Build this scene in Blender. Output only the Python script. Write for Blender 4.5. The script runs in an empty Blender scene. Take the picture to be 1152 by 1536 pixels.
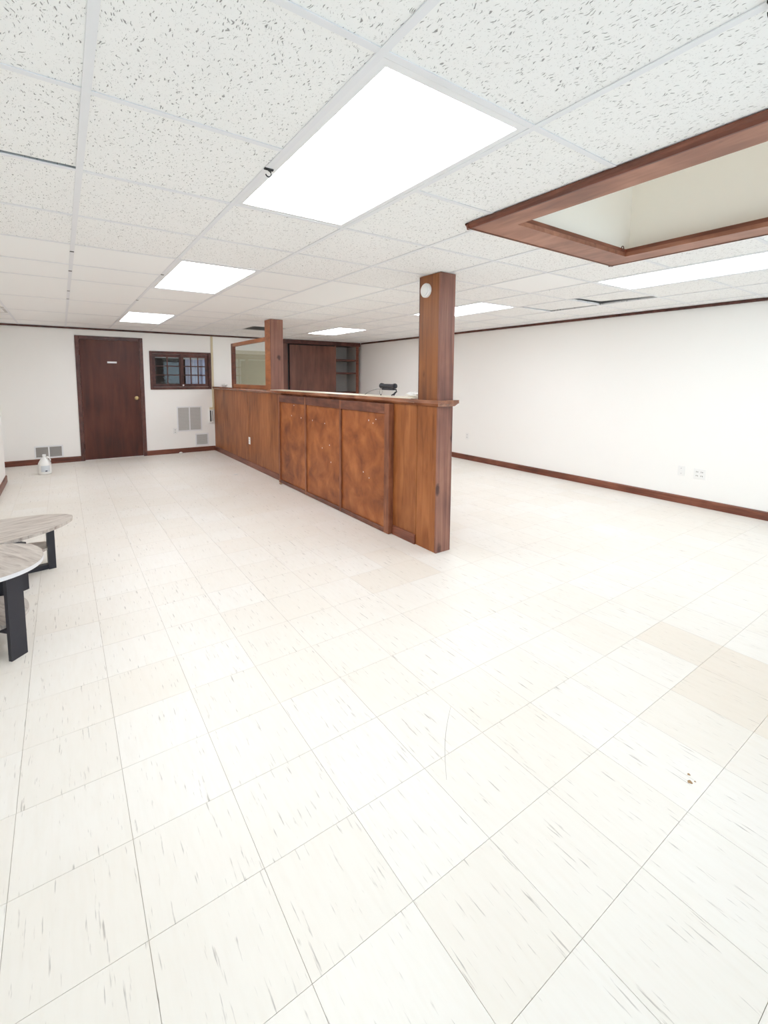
import bpy, bmesh, math, random
from mathutils import Vector, Matrix
random.seed(7)
scene = bpy.context.scene
COL = scene.collection

# ------------------------------------------------------------------ camera
FPX, CX, CY = 682.16, 555.61, 635.56           # focal length and principal point, 1152 x 1536 frame
EYE = Vector((0.0, 0.0, 1.4153))
cr = Vector((0.8281492464, -0.5604895077, 0.0045097075))
cu = Vector((0.0517938804, 0.0845342383, 0.9950735433))
cf = Vector((0.5581095050, 0.8238358297, -0.0990368923))
cam_d = bpy.data.cameras.new('camera')
cam_d.sensor_fit = 'HORIZONTAL'; cam_d.sensor_width = 36.0
cam_d.lens = FPX / 1152 * 36
cam_d.shift_x = (576 - CX) / 1152
cam_d.shift_y = (CY - 768) / 1152
cam_d.clip_start = 0.02
cam = bpy.data.objects.new('camera', cam_d); COL.objects.link(cam)
cam.matrix_world = Matrix(((cr.x, cu.x, -cf.x, EYE.x), (cr.y, cu.y, -cf.y, EYE.y), (cr.z, cu.z, -cf.z, EYE.z), (0, 0, 0, 1)))
scene.camera = cam

# ------------------------------------------------------------------ light
SKY = 2.5            # daylight outside
LAMP = 9.3           # ceiling troffers
world = bpy.data.worlds.new('World'); scene.world = world; world.use_nodes = True
wb = world.node_tree.nodes['Background']
wb.inputs[0].default_value = (0.68, 0.84, 1.0, 1); wb.inputs[1].default_value = SKY
vs = scene.view_settings
vs.view_transform = 'Standard'; vs.look = 'None'; vs.gamma = 1.0; vs.use_curve_mapping = False
vs.exposure = 0.46
scene.cycles.max_bounces = 18; scene.cycles.diffuse_bounces = 14   # white room: let the light keep bouncing

# ------------------------------------------------------------------ dimensions (metres)
CEIL = 2.2317
XR, YB = 5.848, 9.041          # right and back walls
XL, YF = -1.70, -2.043         # left and front walls
XJ, YJ0, YJ1 = -0.69, 6.4, 7.77   # stepped part of the left wall
XJ2 = -0.83
M = 0.6096; GX, GY = 0.1024, 1.0046     # ceiling grid
T = 0.3048; FX, FY = 0.1101, 2.0641     # floor tiles

# ------------------------------------------------------------------ material helpers
def new_mat(name):
    m = bpy.data.materials.new(name); m.use_nodes = True
    nt = m.node_tree
    return m, nt, nt.nodes['Principled BSDF']
def N(nt, kind, **kw):
    n = nt.nodes.new(kind)
    for k, v in kw.items():
        if k.startswith('_'): setattr(n, k[1:], v)
        else: n.inputs[k.replace('__', ' ')].default_value = v
    return n
def L(nt, a, b): nt.links.new(a, b)
def srgb(r, g, b):
    f = lambda c: (c / 255 / 12.92) if c / 255 <= 0.04045 else ((c / 255 + 0.055) / 1.055) ** 2.4
    return (f(r), f(g), f(b), 1.0)
def ramp(nt, stops, interp='LINEAR'):
    n = nt.nodes.new('ShaderNodeValToRGB'); n.color_ramp.interpolation = interp
    e = n.color_ramp.elements
    while len(e) < len(stops): e.new(0.5)
    for i, (p, c) in enumerate(stops):
        e[i].position = p; e[i].color = c if len(c) == 4 else (*c, 1)
    return n
def math_n(nt, op, a, b=None, c=None):
    n = nt.nodes.new('ShaderNodeMath'); n.operation = op
    for i, v in enumerate((a, b, c)):
        if v is None: continue
        if isinstance(v, (int, float)): n.inputs[i].default_value = v
        else: L(nt, v, n.inputs[i])
    return n.outputs[0]
def mix_rgb(nt, fac, a, b, blend='MIX'):
    n = nt.nodes.new('ShaderNodeMix'); n.data_type = 'RGBA'; n.blend_type = blend
    for i, v in ((0, fac), (6, a), (7, b)):
        if isinstance(v, (int, float)): n.inputs[i].default_value = v
        elif isinstance(v, tuple): n.inputs[i].default_value = v
        else: L(nt, v, n.inputs[i])
    return n.outputs[2]
def pos_scaled(nt, sx, sy, sz, source='pos'):
    if source == 'pos':
        g = nt.nodes.new('ShaderNodeNewGeometry').outputs['Position']
    else:
        g = nt.nodes.new('ShaderNodeTexCoord').outputs['Object']
    mp = nt.nodes.new('ShaderNodeVectorMath'); mp.operation = 'MULTIPLY'
    L(nt, g, mp.inputs[0]); mp.inputs[1].default_value = (sx, sy, sz)
    return mp.outputs[0]
def plain(name, col, rough=0.5, metal=0.0, spec=0.5, bump=0.0, bscale=80):
    m, nt, p = new_mat(name)
    p.inputs['Base Color'].default_value = col
    p.inputs['Roughness'].default_value = rough; p.inputs['Metallic'].default_value = metal
    p.inputs['Specular IOR Level'].default_value = spec
    if bump:
        nz = N(nt, 'ShaderNodeTexNoise', Scale=bscale, Detail=4.0)
        L(nt, pos_scaled(nt, 1, 1, 1), nz.inputs['Vector'])
        b = N(nt, 'ShaderNodeBump', Strength=bump, Distance=0.002)
        L(nt, nz.outputs[0], b.inputs['Height']); L(nt, b.outputs[0], p.inputs['Normal'])
    return m
def wood(name, dark, mid, light, grain=(30, 30, 1.2), rough=0.4, blotch=1.6, knots=0.0, knot_col=(0.03, 0.012, 0.008, 1), spec=0.5):
    m, nt, p = new_mat(name)
    v = pos_scaled(nt, *grain)
    n1 = N(nt, 'ShaderNodeTexNoise', Scale=1.0, Detail=6.0, Roughness=0.6, Distortion=0.6); L(nt, v, n1.inputs['Vector'])
    n2 = N(nt, 'ShaderNodeTexNoise', Scale=blotch, Detail=3.0, Distortion=0.8); L(nt, pos_scaled(nt, 1, 1, 0.6), n2.inputs['Vector'])
    f = math_n(nt, 'ADD', math_n(nt, 'MULTIPLY', n1.outputs[0], 0.55), math_n(nt, 'MULTIPLY', n2.outputs[0], 0.45))
    r = ramp(nt, [(0.34, dark), (0.5, mid), (0.66, light)]); L(nt, f, r.inputs[0])
    colr = r.outputs[0]
    if knots:
        vo = N(nt, 'ShaderNodeTexVoronoi', Scale=1.0, Randomness=1.0)
        nd = N(nt, 'ShaderNodeTexNoise', Scale=14.0, Detail=2.0); L(nt, pos_scaled(nt, 1, 1, 1), nd.inputs['Vector'])
        va = nt.nodes.new('ShaderNodeVectorMath'); va.operation = 'MULTIPLY_ADD'
        L(nt, nd.outputs[1], va.inputs[0]); va.inputs[1].default_value = (0.16, 0.16, 0.16); L(nt, pos_scaled(nt, 4.6, 4.6, 2.6), va.inputs[2])
        L(nt, va.outputs[0], vo.inputs['Vector'])
        k = ramp(nt, [(0.0, (1, 1, 1)), (knots * 0.6, (0.8, 0.8, 0.8)), (knots, (0, 0, 0))]); L(nt, vo.outputs['Distance'], k.inputs[0])
        colr = mix_rgb(nt, k.outputs[0], colr, knot_col)
    L(nt, colr, p.inputs['Base Color'])
    p.inputs['Roughness'].default_value = rough; p.inputs['Specular IOR Level'].default_value = spec
    b = N(nt, 'ShaderNodeBump', Strength=0.12, Distance=0.002)
    L(nt, n1.outputs[0], b.inputs['Height']); L(nt, b.outputs[0], p.inputs['Normal'])
    return m

MAT = {}
MAT['wall'] = plain('wall_paint', srgb(247, 246, 243), 0.75, spec=0.3, bump=0.12, bscale=60)
MAT['well'] = plain('well_paint', srgb(246, 242, 234), 0.8, spec=0.2, bump=0.15, bscale=50)
MAT['white_metal'] = plain('white_enamel', srgb(235, 236, 238), 0.45)
MAT['tee'] = plain('grid_enamel', srgb(232, 233, 236), 0.5)
MAT['plastic'] = plain('white_plastic', srgb(240, 240, 238), 0.35)
MAT['slot'] = plain('dark_slot', srgb(40, 38, 38), 0.7)
MAT['grey_slot'] = plain('grey_slot', srgb(120, 118, 116), 0.7)
MAT['plenum'] = plain('plenum_dark', srgb(45, 40, 36), 0.9)
MAT['black'] = plain('black_metal', srgb(38, 37, 46), 0.45, bump=0.05, bscale=200)
MAT['brass'] = plain('brass', srgb(190, 165, 120), 0.3, metal=1.0)
MAT['steel'] = plain('steel', srgb(150, 150, 152), 0.35, metal=1.0)
MAT['louver'] = plain('grey_louver', srgb(196, 195, 192), 0.5)
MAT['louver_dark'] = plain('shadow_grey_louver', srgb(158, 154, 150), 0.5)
MAT['beige_pvc'] = plain('beige_raceway', srgb(214, 200, 170), 0.5)
MAT['dark_trim'] = wood('dark_trim', srgb(52, 26, 20), srgb(84, 46, 38), srgb(110, 66, 54), (14, 14, 14), 0.4)
MAT['base'] = wood('baseboard_wood', srgb(74, 36, 24), srgb(116, 64, 46), srgb(142, 86, 64), (3, 3, 40), 0.4)
MAT['ply'] = wood('stained_plywood', srgb(104, 56, 26), srgb(146, 86, 46), srgb(172, 108, 62), (16, 16, 2.2), 0.42, 2.4, spec=0.35)
MAT['ply_panel'] = wood('stained_plywood_panel', srgb(106, 54, 28), srgb(152, 86, 44), srgb(182, 112, 62), (5, 5, 5), 0.4, 3.4, spec=0.35)
MAT['rail'] = wood('stained_rail', srgb(70, 36, 26), srgb(106, 60, 44), srgb(138, 86, 62), (18, 4, 18), 0.38, 4.0)
MAT['ledge'] = wood('ledge_wood', srgb(96, 52, 34), srgb(140, 86, 58), srgb(168, 112, 80), (24, 2.0, 24), 0.12, 3.0, spec=0.9)
for _l in list(MAT['ledge'].node_tree.links):
    if _l.to_socket.name == 'Normal' and _l.to_node.type == 'BSDF_PRINCIPLED': MAT['ledge'].node_tree.links.remove(_l)
MAT['post'] = wood('knotty_pine_post', srgb(96, 63, 58), srgb(136, 93, 80), srgb(168, 122, 102), (26, 26, 1.0), 0.4, 2.2, knots=0.17, knot_col=srgb(58, 36, 36), spec=0.35)
MAT['post_side'] = wood('amber_pine_post', srgb(104, 62, 42), srgb(142, 88, 52), srgb(166, 106, 62), (26, 26, 1.0), 0.4, 2.2, knots=0.17, knot_col=srgb(66, 36, 30), spec=0.35)
MAT['frame_wood'] = wood('skylight_trim_wood', srgb(118, 72, 54), srgb(150, 98, 76), srgb(174, 122, 98), (16, 3, 16), 0.42, 3.0, knots=0.08, knot_col=srgb(92, 56, 44))
MAT['oak_frame'] = wood('amber_frame_wood', srgb(128, 72, 40), srgb(166, 100, 58), srgb(190, 122, 74), (20, 6, 20), 0.35)
MAT['door'] = wood('dark_door_veneer', srgb(62, 31, 23), srgb(84, 44, 33), srgb(102, 57, 43), (10, 10, 1.0), 0.4, 1.4, spec=0.3)
MAT['closet'] = wood('closet_veneer', srgb(72, 42, 34), srgb(104, 64, 52), srgb(126, 82, 64), (12, 12, 1.4), 0.33, 1.8)
MAT['pale_door'] = plain('pale_green_paint', srgb(196, 190, 164), 0.55, bump=0.05, bscale=30)
MAT['curtain'] = plain('sheer_curtain', srgb(214, 214, 236), 0.8)
MAT['drape'] = plain('dark_drape', srgb(22, 18, 24), 0.9)
MAT['stile'] = wood('worn_stile', srgb(96, 54, 38), srgb(134, 82, 58), srgb(164, 108, 80), (30, 30, 2), 0.4, 5.0, spec=0.35)
MAT['cream_top'] = plain('cream_laminate', srgb(238, 228, 210), 0.35)
MAT['scuff'] = plain('scuff_mark', srgb(150, 144, 138), 0.7)
MAT['rust'] = plain('rust_spot', srgb(164, 132, 96), 0.8)
MAT['screen'] = plain('insect_screen', srgb(34, 30, 31), 0.8)

def make_emit(name, col, s):
    m, nt, p = new_mat(name)
    p.inputs['Base Color'].default_value = (0.9, 0.9, 0.9, 1)
    p.inputs['Emission Color'].default_value = col; p.inputs['Emission Strength'].default_value = s
    return m
MAT['lamp'] = make_emit('lit_diffuser', (0.915, 0.955, 1.0, 1), LAMP)

def make_glass(name, tint, gloss):
    m, nt, p = new_mat(name); nt.nodes.remove(p)
    out = nt.nodes['Material Output']
    tr = N(nt, 'ShaderNodeBsdfTransparent', Color=tint); gl = N(nt, 'ShaderNodeBsdfGlossy', Roughness=0.03)
    lw = N(nt, 'ShaderNodeLayerWeight', Blend=0.5)
    fr = math_n(nt, 'MULTIPLY_ADD', math_n(nt, 'POWER', lw.outputs['Facing'], 5.0), 0.92, 0.035)
    mx = nt.nodes.new('ShaderNodeMixShader')
    L(nt, math_n(nt, 'MULTIPLY', fr, gloss), mx.inputs[0]); L(nt, tr.outputs[0], mx.inputs[1]); L(nt, gl.outputs[0], mx.inputs[2])
    L(nt, mx.outputs[0], out.inputs[0])
    return m
MAT['glass'] = make_glass('window_glass', (0.93, 0.95, 0.94, 1), 1.0)

# fissured acoustic ceiling tile
def make_acoustic():
    m, nt, p = new_mat('fissured_ceiling_tile')
    oi = nt.nodes.new('ShaderNodeObjectInfo')
    off = nt.nodes.new('ShaderNodeVectorMath'); off.operation = 'MULTIPLY_ADD'
    L(nt, oi.outputs['Random'], off.inputs[0]); off.inputs[1].default_value = (13.0, 29.0, 0)
    L(nt, nt.nodes.new('ShaderNodeTexCoord').outputs['Object'], off.inputs[2])
    nd = N(nt, 'ShaderNodeTexNoise', Scale=22.0, Detail=2.0); L(nt, off.outputs[0], nd.inputs['Vector'])
    wv = nt.nodes.new('ShaderNodeVectorMath'); wv.operation = 'MULTIPLY_ADD'
    L(nt, nd.outputs[1], wv.inputs[0]); wv.inputs[1].default_value = (0.045, 0.03, 0.0); L(nt, off.outputs[0], wv.inputs[2])
    def flecks(sx, sy, lo, hi, seed):
        s = nt.nodes.new('ShaderNodeVectorMath'); s.operation = 'MULTIPLY_ADD'
        L(nt, wv.outputs[0], s.inputs[0]); s.inputs[1].default_value = (sx, sy, 1); s.inputs[2].default_value = (seed, seed * 1.7, 0)
        vo = N(nt, 'ShaderNodeTexVoronoi', Scale=1.0, Randomness=1.0); vo.voronoi_dimensions = '2D'
        L(nt, s.outputs[0], vo.inputs['Vector'])
        sep = nt.nodes.new('ShaderNodeSeparateColor'); L(nt, vo.outputs['Color'], sep.inputs[0])
        rad = math_n(nt, 'MULTIPLY_ADD', sep.outputs[0], hi - lo, lo)
        d = math_n(nt, 'SUBTRACT', rad, vo.outputs['Distance'])
        n = nt.nodes.new('ShaderNodeMath'); n.operation = 'MULTIPLY'; n.use_clamp = True
        L(nt, d, n.inputs[0]); n.inputs[1].default_value = 9.0
        return n.outputs[0]
    a = flecks(175, 44, -0.34, 0.33, 3.0)
    b = flecks(330, 120, -0.25, 0.28, 9.0)
    f = math_n(nt, 'MAXIMUM', a, math_n(nt, 'MULTIPLY', b, 0.55))
    c = mix_rgb(nt, f, srgb(244, 244, 243), srgb(164, 162, 161))
    L(nt, c, p.inputs['Base Color'])
    p.inputs['Roughness'].default_value = 0.9; p.inputs['Specular IOR Level'].default_value = 0.1
    bp = N(nt, 'ShaderNodeBump', Strength=0.5, Distance=0.003); bp.invert = True
    L(nt, f, bp.inputs['Height']); L(nt, bp.outputs[0], p.inputs['Normal'])
    return m
MAT['acoustic'] = make_acoustic()
MAT['smooth_tile'] = plain('smooth_ceiling_tile', srgb(246, 246, 245), 0.6, spec=0.3, bump=0.05, bscale=120)

# vinyl floor tile: cream with streaks along the room, every tile a little different
def make_vinyl():
    m, nt, p = new_mat('cream_vinyl_tile')
    oi = nt.nodes.new('ShaderNodeObjectInfo')
    geo = nt.nodes.new('ShaderNodeNewGeometry')
    rnd = math_n(nt, 'FRACT', math_n(nt, 'ADD', oi.outputs['Random'], geo.outputs['Random Per Island']))
    def streak(sx, sy, scale_w, lo, hi):
        nz = N(nt, 'ShaderNodeTexNoise', Scale=1.0, Detail=3.0, Roughness=0.55); nz.noise_dimensions = '4D'
        L(nt, pos_scaled(nt, sx, sy, 1), nz.inputs['Vector']); L(nt, math_n(nt, 'MULTIPLY', rnd, scale_w), nz.inputs['W'])
        r = ramp(nt, [(lo, (0, 0, 0)), (hi, (1, 1, 1))]); L(nt, nz.outputs[0], r.inputs[0])
        return r.outputs[0]
    s1 = streak(125, 10, 40.0, 0.625, 0.715)
    s2 = streak(60, 9, 23.0, 0.42, 0.75)
    nz3 = N(nt, 'ShaderNodeTexNoise', Scale=1.3, Detail=4.0); L(nt, pos_scaled(nt, 1, 1, 1), nz3.inputs['Vector'])
    patch = ramp(nt, [(0.35, (0, 0, 0)), (0.7, (1, 1, 1))]); L(nt, nz3.outputs[0], patch.inputs[0])
    base = mix_rgb(nt, math_n(nt, 'MULTIPLY', rnd, 0.7), srgb(236, 233, 228), srgb(232, 227, 219))
    base = mix_rgb(nt, math_n(nt, 'MULTIPLY', s2, 0.30), base, srgb(224, 217, 206))
    base = mix_rgb(nt, math_n(nt, 'MULTIPLY', patch.outputs[0], 0.25), base, srgb(224, 214, 199))
    base = mix_rgb(nt, math_n(nt, 'MULTIPLY', s1, 0.62), base, srgb(146, 138, 130))
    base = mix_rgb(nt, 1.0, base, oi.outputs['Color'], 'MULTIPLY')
    L(nt, base, p.inputs['Base Color'])
    p.inputs['Roughness'].default_value = 0.42; p.inputs['Specular IOR Level'].default_value = 0.4
    return m
MAT['vinyl'] = make_vinyl()
MAT['joint'] = plain('floor_joint', srgb(176, 164, 150), 0.9)

def make_ash():
    m, nt, p = new_mat('grey_ash_laminate')
    n1 = N(nt, 'ShaderNodeTexNoise', Scale=1.0, Detail=7.0, Roughness=0.65, Distortion=0.8)
    L(nt, pos_scaled(nt, 4, 34, 4, 'obj'), n1.inputs['Vector'])
    r = ramp(nt, [(0.3, srgb(140, 126, 118)), (0.45, srgb(186, 176, 168)), (0.6, srgb(206, 198, 190)), (0.75, srgb(168, 156, 146))])
    L(nt, n1.outputs[0], r.inputs[0]); L(nt, r.outputs[0], p.inputs['Base Color'])
    p.inputs['Roughness'].default_value = 0.45
    return m
MAT['ash'] = make_ash()
MAT['ash_edge'] = plain('pale_edge_band', srgb(226, 224, 226), 0.5)

# ------------------------------------------------------------------ mesh helpers
class MB:
    def __init__(s): s.bm = bmesh.new()
    def box(s, x0, x1, y0, y1, z0, z1, bev=0.0, seg=1):
        r = bmesh.ops.create_cube(s.bm, size=1.0)
        vs_ = r['verts']
        for v in vs_:
            v.co = Vector(((x0 + x1) / 2 + v.co.x * (x1 - x0), (y0 + y1) / 2 + v.co.y * (y1 - y0), (z0 + z1) / 2 + v.co.z * (z1 - z0)))
        if bev:
            es = list({e for v in vs_ for e in v.link_edges})
            bmesh.ops.bevel(s.bm, geom=es, offset=bev, segments=seg, affect='EDGES', profile=0.5)
        return s
    def prism(s, poly, axis, a0, a1):
        """extrude a 2D outline; axis 'x': poly=(y,z), 'y': poly=(x,z), 'z': poly=(x,y)"""
        def P(u, v, w): return {'x': (w, u, v), 'y': (u, w, v), 'z': (u, v, w)}[axis]
        A = [s.bm.verts.new(P(u, v, a0)) for u, v in poly]
        B = [s.bm.verts.new(P(u, v, a1)) for u, v in poly]
        n = len(poly)
        s.bm.faces.new(A); s.bm.faces.new(B[::-1])
        for i in range(n): s.bm.faces.new((A[i], B[i], B[(i + 1) % n], A[(i + 1) % n]))
        return s
    def tube(s, pts, rad, n=10):
        pts = [Vector(p) for p in pts]; rings = []
        rads = rad if isinstance(rad, (list, tuple)) else [rad] * len(pts)
        up = Vector((0, 0, 1))
        for i, p in enumerate(pts):
            d = (pts[min(i + 1, len(pts) - 1)] - pts[max(i - 1, 0)]).normalized()
            a = d.cross(up)
            if a.length < 1e-3: a = d.cross(Vector((1, 0, 0)))
            a.normalize(); b = d.cross(a).normalized()
            rings.append([s.bm.verts.new(p + (a * math.cos(t) + b * math.sin(t)) * rads[i]) for t in [2 * math.pi * k / n for k in range(n)]])
        for i in range(len(rings) - 1):
            for k in range(n): s.bm.faces.new((rings[i][k], rings[i][(k + 1) % n], rings[i + 1][(k + 1) % n], rings[i + 1][k]))
        s.bm.faces.new(rings[0][::-1]); s.bm.faces.new(rings[-1])
        return s
    def lathe(s, c, prof, axis='z', n=28, sx=1.0, sy=1.0):
        """prof = [(radius, height)]"""
        rings = []
        for r_, h in prof:
            ring = []
            for k in range(n):
                t = 2 * math.pi * k / n; u, v = r_ * math.cos(t) * sx, r_ * math.sin(t) * sy
                q = {'z': (u, v, h), 'x': (h, u, v), 'y': (u, h, v)}[axis]
                ring.append(s.bm.verts.new(Vector(c) + Vector(q)))
            rings.append(ring)
        for i in range(len(rings) - 1):
            for k in range(n): s.bm.faces.new((rings[i][k], rings[i][(k + 1) % n], rings[i + 1][(k + 1) % n], rings[i + 1][k]))
        s.bm.faces.new(rings[0][::-1]); s.bm.faces.new(rings[-1])
        return s
    def mesh(s, name, mat, smooth=False):
        bmesh.ops.recalc_face_normals(s.bm, faces=s.bm.faces)
        me = bpy.data.meshes.new(name); s.bm.to_mesh(me); s.bm.free()
        me.materials.append(MAT[mat])
        if smooth:
            for f_ in me.polygons: f_.use_smooth = True
            me.set_sharp_from_angle(angle=math.radians(40))
        return me
    def build(s, name, mat, parent=None, smooth=False, **props):
        return place(name, s.mesh(name, mat, smooth), parent, **props)
def place(name, me, parent=None, loc=None, **props):
    o = bpy.data.objects.new(name, me); COL.objects.link(o)
    if loc: o.location = loc
    if parent:
        o.parent = parent
        o.matrix_parent_inverse = PINV.get(parent.name, Matrix.Identity(4))
    for k, v in props.items(): o[k] = v
    return o
PINV = {}
def thing(name, loc, label, cat, group=None):
    o = bpy.data.objects.new(name, None); COL.objects.link(o); o.location = loc; o.empty_display_size = 0.1
    PINV[o.name] = Matrix.Translation(-Vector(loc))
    o['label'] = label; o['category'] = cat
    if group: o['group'] = group
    return o
def B(*a, **k): return MB().box(*a, **k)
STRUCT = dict(kind='structure')

# ------------------------------------------------------------------ floor: slab + single tiles
floor = B(XL - .12, XR + .12, YF - .12, YB + .5, -0.12, -0.0035).build('floor', 'joint', **STRUCT)
floor['label'] = 'cream vinyl tile floor with dark joints and grey streaks'
gap = 0.0006
tm = B(-T / 2 + gap, T / 2 - gap, -T / 2 + gap, T / 2 - gap, -0.0035, 0.0).mesh('floor_tile', 'vinyl')
def project(p):
    d = Vector(p) - EYE; w = d.dot(cf)
    if w < 0.05: return None
    return (CX + FPX * d.dot(cr) / w, CY - FPX * d.dot(cu) / w, w)
def inside(x, y):
    if not (XL < x < XR and YF < y < YB): return False
    if y > YJ0 and y <= YJ1 and x < XJ: return False
    if y > YJ1 and x < XJ2: return False
    return True
seen, rest = [], []
for a in range(-6, 20):
    for b in range(-14, 24):
        x0, y0 = FX + a * T, FY + b * T
        cs = [(x0, y0), (x0 + T, y0), (x0, y0 + T), (x0 + T, y0 + T)]
        if not any(inside(*c) for c in cs): continue
        pr = [project((x, y, 0)) for x, y in cs]
        full = all(inside(*c) for c in cs)
        vis = full and all(pr) and max(p[0] for p in pr) > 0 and min(p[0] for p in pr) < 1152 and min(p[1] for p in pr) < 1536
        if vis:
            area = abs(sum(pr[i][0] * pr[j][1] - pr[j][0] * pr[i][1] for i, j in ((0, 1), (1, 3), (3, 2), (2, 0)))) / 2
            seen.append((-area, a, b))
        else: rest.append((a, b))
seen.sort()
single = {(a, b) for _, a, b in seen[:300]}
rest += [(a, b) for _, a, b in seen[300:]]
SHADE_AND_OLD = {(7, -5): .91, (8, -5): .90, (8, -4): .93, (7, -6): .92, (8, -6): .90, (6, -6): .96, (6, -5): .97, (5, 1): .96, (6, 1): .95, (6, 2): .955, (5, 0): .975}  # near right tiles carry a painted warm shade; the others are browner replacement tiles
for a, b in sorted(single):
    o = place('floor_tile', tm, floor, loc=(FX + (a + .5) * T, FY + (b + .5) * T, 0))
    s = SHADE_AND_OLD.get((a, b), random.uniform(0.985, 1.0))
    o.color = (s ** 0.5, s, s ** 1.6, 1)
far = MB()
for a, b in rest:
    x0, x1 = FX + a * T + gap, FX + (a + 1) * T - gap; y0, y1 = FY + b * T + gap, FY + (b + 1) * T - gap
    xl = XL if (y0 + y1) / 2 < YJ0 else (XJ if (y0 + y1) / 2 < YJ1 else XJ2)
    x0, x1, y0, y1 = max(x0, xl), min(x1, XR), max(y0, YF), min(y1, YB)
    if x1 - x0 > .004 and y1 - y0 > .004: far.box(x0, x1, y0, y1, -0.0035, 0.0)
far.build('floor_tiles', 'vinyl', floor, kind='stuff')

# ------------------------------------------------------------------ walls
w = MB()
w.box(XJ2 - .2, 1.372, YB, YB + .12, -.1, 3.1).box(2.355, 3.87, YB, YB + .12, -.1, 3.1)
w.box(1.372, 2.355, YB, YB + .12, -.1, 1.245).box(1.372, 2.355, YB, YB + .12, 1.842, 3.1)
w.build('wall_back', 'wall', **STRUCT)
B(XR, XR + .12, YF - .12, YB + .5, -.1, 3.1).build('wall_right', 'wall', **STRUCT)
w = MB(); w.box(XL - .12, XL, YF - .12, YJ0, -.1, 3.1).box(XL - .12, XJ, YJ0, YJ1, -.1, 3.1).box(XJ2 - .2, XJ2, YJ1, YB, -.1, 3.1)
w.build('wall_left', 'wall', **STRUCT)
B(3.87, XR, YB + .42, YB + .5, -.1, 3.1).build('wall_closet', 'wall', **STRUCT)
# unseen front wall behind the camera: three windows added to let in daylight
added_wins = [(-1.35, 0.55), (0.95, 3.05), (3.45, 5.55)]
w = MB(); xs = [XL] + [v for p in added_wins for v in p] + [XR]
for i in range(0, len(xs), 2): w.box(xs[i], xs[i + 1], YF - .12, YF, -.1, 3.1)
for a, b in added_wins: w.box(a, b, YF - .12, YF, -.1, 0.35).box(a, b, YF - .12, YF, 2.1, 3.1)
w.build('wall_front_unseen', 'wall', **STRUCT)
for n_, (a, b) in enumerate(added_wins):
    m_ = (a + b) / 2
    f_ = MB().box(a, b, YF - .1, YF - .02, .35, .40).box(a, b, YF - .1, YF - .02, 2.05, 2.1).box(a, a + .05, YF - .1, YF - .02, .4, 2.05)
    f_.box(b - .05, b, YF - .1, YF - .02, .4, 2.05).box(m_ - .025, m_ + .025, YF - .1, YF - .02, .4, 2.05)
    wo = f_.build('window_%d' % (n_ + 2), 'dark_trim', **STRUCT)
    for p0, p1 in ((a + .05, m_ - .025), (m_ + .025, b - .05)):
        B(p0, p1, YF - .065, YF - .059, .4, 2.05).build('pane', 'glass', wo)

# baseboards and the thin dark moulding under the ceiling
def profile_board(h, t): return [(0, 0), (t, 0), (t, h - .012), (t * .55, h), (0, h)]
def base_back(x0, x1): return MB().prism([(YB - a, b) for a, b in profile_board(.088, .016)], 'x', x0, x1)
base_back(XJ2, 0.213).build('baseboard_back', 'base', **STRUCT)
base_back(1.227, 2.435).build('baseboard_back', 'base', **STRUCT)
base_back(2.62, 2.85).build('baseboard_back', 'base', **STRUCT)
MB().prism([(XR - a, b) for a, b in profile_board(.09, .016)], 'y', YF, YB).build('baseboard_right', 'base', **STRUCT)
MB().prism([(XJ + a, b) for a, b in profile_board(.088, .016)], 'y', YJ0, YJ1 + .016).build('baseboard_left', 'base', **STRUCT)
MB().prism([(XJ2 + a, b) for a, b in profile_board(.088, .016)], 'y', YJ1, YB - .016).build('baseboard_left', 'base', **STRUCT)
B(XJ2, 3.87, YB - .022, YB, CEIL - .028, CEIL, bev=.004).build('trim_1', 'dark_trim', **STRUCT)
B(XR - .024, XR, YF, YB - .03, CEIL - .030, CEIL, bev=.004).build('trim_2', 'dark_trim', **STRUCT)

# ------------------------------------------------------------------ ceiling
ceiling = B(XL - .12, XR + .12, YF - .12, YB + .5, 3.0, 3.1).build('ceiling', 'plenum', **STRUCT)
ceiling['label'] = 'suspended ceiling of square white acoustic panels in a metal grid'
WX0, WX1, WY0, WY1 = GX + 3 * M, GX + 5 * M, GY - 3 * M, GY + 1 * M      # the light well, four cells wide by eight feet
LIGHTS = [(1, 0), (1, 4), (1, 9), (6, 0), (6, 4), (6, 9)]
lit = {(i, j + k) for i, j in LIGHTS for k in (0, 1)}
well = {(i, j) for i in (3, 4) for j in (-3, -2, -1, 0)}
vents = {(4, 10)}
LONG = {(3, 4): 2, (0, 6): 2, (-1, 6): 2, (0, 8): 2, (-1, 8): 2, (0, 10): 2, (-1, 10): 2, (2, 6): 2, (1, 7): 2}
covered = {(i, j + k) for (i, j), n_ in LONG.items() for k in range(1, n_)}
meshes = {}
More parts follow.
